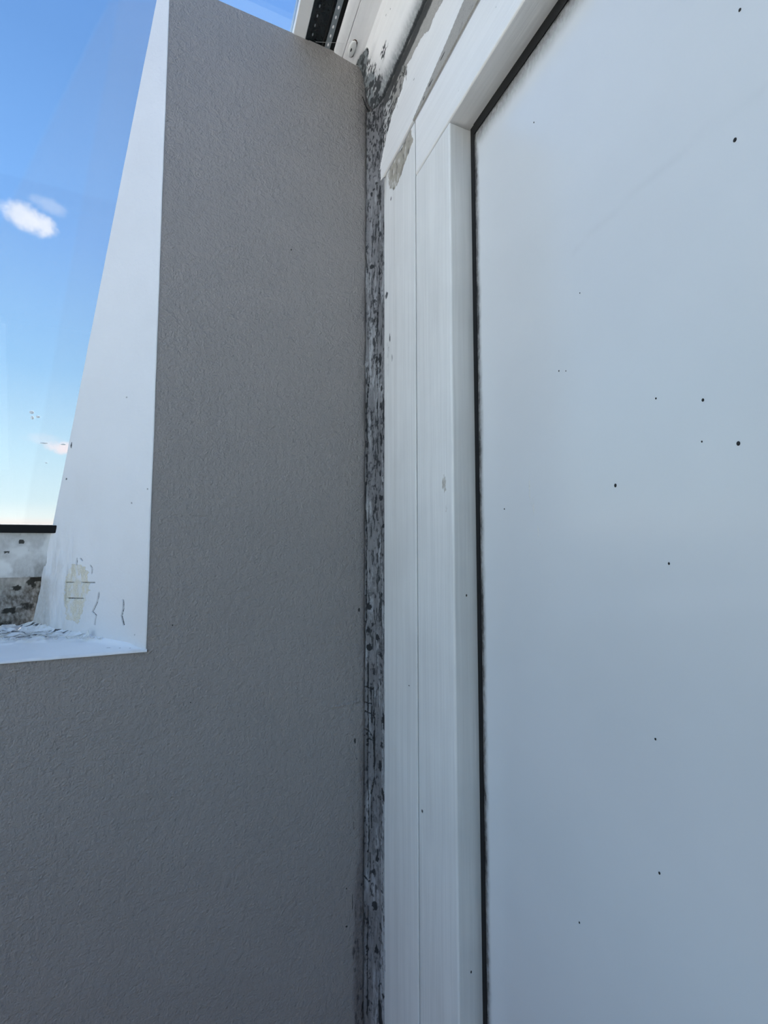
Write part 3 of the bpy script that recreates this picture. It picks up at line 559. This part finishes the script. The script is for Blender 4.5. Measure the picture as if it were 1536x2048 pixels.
PS = [(-.4632,1.5499,.0014),(-.503,1.614,.0007),(-.5382,1.6024,.0010),(-.5594,1.5667,.0013),(-.5361,1.5728,.0006),(-.5078,1.4852,.0009),(-.3133,1.5402,.0008),(-.4899,1.2515,.0009),(-.4092,1.1585,.0008),(-.491,1.3502,.0008),(-.4316,1.737,.0005),(-.3761,1.959,.0007),(-.4026,1.6717,.0007),(-.4116,1.6685,.0005),(-.5674,1.7744,.0013),(-.5747,1.862,.0010)]
for y, z, s in PS: IP(ell('speck', (.0340, y, z), (.0005, s*.9, s*1.2), M['speck'], None, 8))
for y, z in ((-.257-.0001, 1.4365), (-.257-.0001, 1.0)): PF(ell('speck', (.018, y, z), (.0010, .0004, .0016), M['speck'], None, 8))
for px, pz, s in ((-.1534,1.9955,.0011),(-.3178,1.382,.0008),(-.2905,1.269,.0007)):
    e = ell('speck', (px, -.0003, pz), (s*.9, .0005, s*1.3), M['speck'], wf, 8)

# ------------------------------------------------------------------ filler in the corner: cracked, mouldy, one long bead
A = np.array([-.0172, -.0006]); B = np.array([.0002, -.0408])
us = np.linspace(-.02, 1.02, 46); zs = lerpcol([(0, .6, .03), (.6, 2.296, .0012)])
U, Z = np.meshgrid(us, zs)
n1 = fbm(U*4, Z*55, 201); n2 = fbm(U*14, Z*170, 202, 3); n3 = fbm(U*7, Z*28, 203)
H = .0030*(n1-.5)+.0014*(n2-.5)-.0045*np.sin(np.clip(U,0,1)*math.pi)
wide = ss(1.30, 1.15, Z)
r = blobs(U, Z, BEAD_BLOBS, 31, .45)
r = np.maximum(r, .62*ss(.50,.68,n2)*(.35+.65*n3*1.5))
n5 = fbm(U*22, Z*330, 207, 2); r = np.maximum(r, .42*ss(.55,.7,n5)*(.3+n1)); r = np.maximum(r, ss(.30,.9,fbm(U*1.5,Z*9,208))*.28*ss(1.25,1.4,Z)+.05)
vst = fbm(U*16, Z*42, 209, 3); r = np.maximum(r, .62*ss(.54,.68,vst)*(.75+.25*ss(1.15,1.4,Z)))
r = np.maximum(r, .50*ss(.5,.66,fbm(U*9,Z*90,210,3))*ss(.62,.80,U)*ss(1.02,.93,U))
r = np.maximum(r, .38*ss(.55,.75,fbm(U*3,Z*22,204)))
r = np.maximum(r, ss(2.10, 2.22, Z)*(.22+.45*ss(.4,.65,n2)))
crk = np.zeros_like(U)
for L in BEAD_CRACKS:
    L2 = [(a, b) for a, b in L]
    d = seg_dist(U+.018*(fbm(U*0+3, Z*120, 205, 3)-.5), Z, L2, .0438); k = ss(.0013, .00045, d); crk = np.maximum(crk, k)
    side = ss(.004, .001, d); H += .0007*side*(1-k)
r = np.maximum(r, crk*.98); H -= .0028*crk
H -= .0022*ss(.94, 1.01, U); r = np.maximum(r, .30*ss(.965, 1.0, U)*(.3+n3))
H += .001*ss(.0, -.02, U)
g = np.clip(.28+.65*ss(.42,.7,n3)*.6+.30*ss(1.3,.8,Z)*ss(.35,.0,U), 0, 1)
g = np.maximum(g, ss(2.12, 2.24, Z)*.55); g = np.maximum(g, ss(1.75, 1.95, Z)*(.30+.5*fbm(U*3, Z*12, 211))*ss(.85,.6,U))
light = ss(.74,.86,U)*ss(1.06,.96,U)
b = np.clip(.25+1.2*(fbm(U*5, Z*16, 206)-.5)+.55*light*ss(1.3,.9,Z)+.40*ss(1.30,1.05,Z)*ss(.5,.0,np.abs(U-.12)*4)*ss(.92,.97,Z)+.2*light, 0, 1)
g = g*(1-.6*b)
b = np.maximum(b, blobs(U, Z, [(.62,1.487,.13,.012,1),(.68,1.50,.08,.012,1),(.60,1.46,.08,.02,.8)], 32, .3))
nn = np.array([B[1]-A[1], -(B[0]-A[0])]); nn /= np.linalg.norm(nn)
if nn[0] > 0: nn = -nn
P = np.stack([A[0]+(B[0]-A[0])*U+nn[0]*H, A[1]+(B[1]-A[1])*U+nn[1]*H, Z], -1)
o = sheet('corner_filler', P, M['bead'], None, np.stack([r, g, b], -1), extra=[([(A[0],A[1]+.001,0),(0.004,0.004,0),(B[0]+.001,B[1],0),(A[0],A[1]+.001,2.29),(0.004,0.004,2.29),(B[0]+.001,B[1],2.29)], [(0,3,4,1),(1,4,5,2)])])
tag(o, 'long strip of cracked grey filler with black mould in the corner of the taupe wall', 'filler strip')

# ------------------------------------------------------------------ soffit board along the roof edge
prof = np.array([(-.0814,2.3980),(-.0814,2.3885),(-.0800,2.3872),(-.0660,2.3845),(-.0652,2.3862),(-.0644,2.3843),(-.0450,2.3815),(-.0345,2.3795),(-.0290,2.3725),(-.0235,2.3480),(-.0150,2.3170),(-.0060,2.3010),(.0005,2.2940)])
sl = np.concatenate([[0], np.cumsum(np.hypot(*np.diff(prof, axis=0).T))])
sv = np.unique(np.concatenate([sl, np.arange(.02, sl[-1], .0013)]))
px_, pz_ = np.interp(sv, sl, prof[:,0]), np.interp(sv, sl, prof[:,1])
ysf = -np.concatenate([np.arange(0, .45, .0014), np.arange(.46, 1.3, .02), np.arange(1.35, 3.38, .1)])
Sg, Yg = np.meshgrid(sv, ysf); Xg = np.interp(Sg, sv, px_); Zg = np.interp(Sg, sv, pz_)
fold = np.interp(0, [0], [sl[7]]); S_ = Sg-sl[7]                                    # S_ = 0 at the fold, up to ~.095 at the fascia
D = -Yg
n1 = fbm(S_*90, D*34, 301); n2 = fbm(S_*260, D*100, 302, 3); end = sl[-1]-sl[7]
chip = inside(S_+.002*(n1-.5), D+.004*(n1-.5), [(-.006,.0),(-.004,.018),(.001,.034),(.006,.040),(.010,.036),(.016,.022),(.026,.014),(.045,.012),(.060,0)])
fan = ss(.100+.036*(n1-.5), .030, D+np.abs(S_-.060)*.85)*(S_ > 0)
n3 = fbm(S_*420, D*190, 303, 2)
r = ss(0,.7,fan)*(.05+.16*fan+.62*ss(.47,.62,n2)+.30*ss(.5,.62,n3))
tip = ss(.013, .0, np.hypot((S_-.052)*.8, (D-.082)*.40)); r = np.maximum(r, tip*.9*ss(.46,.6,n3))
r = np.maximum(r, chip*(.18+.40*ss(.5,.7,n2))); r = np.maximum(r, .75*ss(.005,.0,np.hypot(S_-.0045,(D-.037)*.6)))
r = np.maximum(r, ss(.012, .002, end-S_+.004*(n1-.5))*(.62+.5*n1)); 
r = np.maximum(r, ss(.009, .001, D)*(S_ > .004)*(.35+.6*n2))
r = np.maximum(r, blobs(S_, D, [(.02,.11,.002,.003,.5),(.026,.125,.001,.002,.6),(.01,.14,.002,.001,.5)], 33, .3))
g = np.clip(chip*.6+fan*.55+.30*ss(.050,.0,end-S_)*ss(.16,.05,D)+.08*ss(.5,.8,n1)+.85*ss(.030,.006,end-S_+.008*(n1-.5)), 0, 1)
dep = -.0014*chip-.002*ss(.006,.0,end-S_)+.0006*(n1-.5)*fan
P = np.stack([Xg, Yg, Zg-dep*0-np.where(S_ > 0, 0, dep)*-1*0+0*Zg], -1); P[..., 0] -= dep*(S_ > -.006)*.9; P[..., 2] -= dep*(S_ > -.006)*.4
o = sheet('trim_4', P, M['soffit'], None, np.stack([r, g, chip*.9+ss(.3,1,fan)*.75*n1*1.4], -1), flip=True, extra=[boxvf(-.0812, .056, -3.38, -.0, 2.389, 2.44)]); struct(o, 'white soffit board along the roof edge, mouldy where it meets the corner')

# screw cap on the soffit, with a dark brown rim showing on one side
sc_ = empty('screw_cap', (-.0545, -.0230, 2.3826)); tag(sc_, 'small oval white screw cap with a dark brown rim on the soffit board', 'screw cap')
def lathe(name, prof_, sx, sy, mat, parent, seg=28):
    v = []; f = []; n = len(prof_)
    for r_, h in prof_:
        for j in range(seg): a = 2*math.pi*j/seg; v.append((r_*sx*math.cos(a), r_*sy*math.sin(a), -h))
    for i in range(n-1):
        for j in range(seg): f.append((i*seg+j, i*seg+(j+1) % seg, (i+1)*seg+(j+1) % seg, (i+1)*seg+j))
    f.append(tuple(range(seg))); f.append(tuple(range((n-1)*seg, n*seg))[::-1])
    me = bpy.data.meshes.new(name); me.from_pydata(v, [], f); me.polygons.foreach_set('use_smooth', [True]*len(f)); me.update(); return link(name, me, mat, parent)
lathe('cap', [(1,-.001),(1,.0012),(.93,.0019),(.7,.0023),(.35,.0024),(.05,.0024)], .0062, .0150, M['white'], sc_)
lathe('dark_rim', [(1.0,-.001),(1.0,.0005),(.8,.0006)], .0070, .0158, M['cap_rim'], sc_).location = (.0012, -.0006, 0)
sl_ = ell('slot', (-.0018, .001, -.0024), (.0011, .0036, .0004), M['speck'], sc_)
# cobweb thread
p0, p1 = Vector((-.1165,-.0050,2.3865)), Vector((-.0497,-.0402,2.3795)); cv, cf = [], []
for i in range(13):
    t = i/12; p = p0.lerp(p1, t); p.z -= .0016*4*t*(1-t)
    for j in range(4): a = math.pi/2*j; cv.append((p.x, p.y+.00020*math.cos(a), p.z+.00020*math.sin(a)))
for i in range(12):
    for j in range(4): cf.append((i*4+j, i*4+(j+1) % 4, (i+1)*4+(j+1) % 4, (i+1)*4+j))
o = solid('cobweb_thread', [(cv, cf)], M['web']); tag(o, 'fine pale cobweb thread stretched across the roof glazing seal', 'cobweb')

# ------------------------------------------------------------------ window_2: roof glazing
w2 = struct(empty('window_2', (-1.2, -1.1, 2.39)), 'flat roof glazing with dark sealed edge and white bar')
def W2(o): o.parent = w2; o.matrix_parent_inverse = Matrix.Translation((1.2,1.1,-2.39)); return o
def rb(name, x0, x1, z0, z1, mat, y0=-1.00, y1=.045, bev=0): return W2(box(name, x0, x1, y0, y1, z0, z1, mat, None, bev))
rb('white_bar', -.1553, -.1337, ZR, 2.430, M['white'], bev=.001)
rb('edge_gasket', -.1337, -.1275, ZR+.000, 2.425, M['dark'])
rb('spacer_bar', -.1275, -.1185, ZR+.003, 2.424, M['dark'])
rb('edge_tape_or_added_block', -.1185, -.0985, ZR+.005, 2.424, M['dark'])
rb('edge_bead', -.1035, -.1010, ZR+.002, 2.424, M['rubber'])
rb('spacer_bar', -.0985, -.0895, ZR+.001, 2.424, M['alu'])
rb('edge_gasket', -.0895, -.0815, ZR+.004, 2.424, M['rubber'])
for k in range(14):
    y = -.006-k*.0155
    W2(ell('perforation', (-.0940, y, ZR+.0010), (.0016, .0030, .0006), M['silver'], None, 8))
    W2(ell('perforation', (-.1232, y-.004, ZR+.0028), (.0012, .0028, .0005), M['alu'], None, 8))
W2(box('edge_tape_or_added_block', -.1337, -.080, .0025, .044, 2.380, 2.428, M['dark']))  # closing block added to stop sky light leaking past the end of the seal
W2(box('glass_pane', WX, -.1553, -1.00, .030, 2.402, 2.408, M['roofglass']))
rb('white_bar', LX, WX, ZR, 2.44, M['white'])
for x in (): rb('white_bar', x-.03, x+.03, 2.410, 2.45, M['white'])

# ------------------------------------------------------------------ window_3: glazed left side of the room
w3 = struct(empty('window_3', (LX, -1.6, .9)), 'glazed left side of the room above a low wall')
def W3(o): o.parent = w3; o.matrix_parent_inverse = Matrix.Translation((-LX,1.6,-.9)); return o
W3(box('bottom_rail', LX-.07, LX-.01, -3.4, .0, 1.25, 1.29, M['white'])); W3(box('top_rail', LX-.07, LX-.01, -3.4, .0, 2.35, 2.389, M['white']))
for y in (-3.36, -2.3, -1.2, -.06): W3(box('mullion', LX-.07, LX-.01, y-.02, y+.02, 1.29, 2.35, M['white']))
W3(box('glass_pane', LX-.045, LX-.039, -3.36, -.06, 1.28, 2.36, M['clear']))
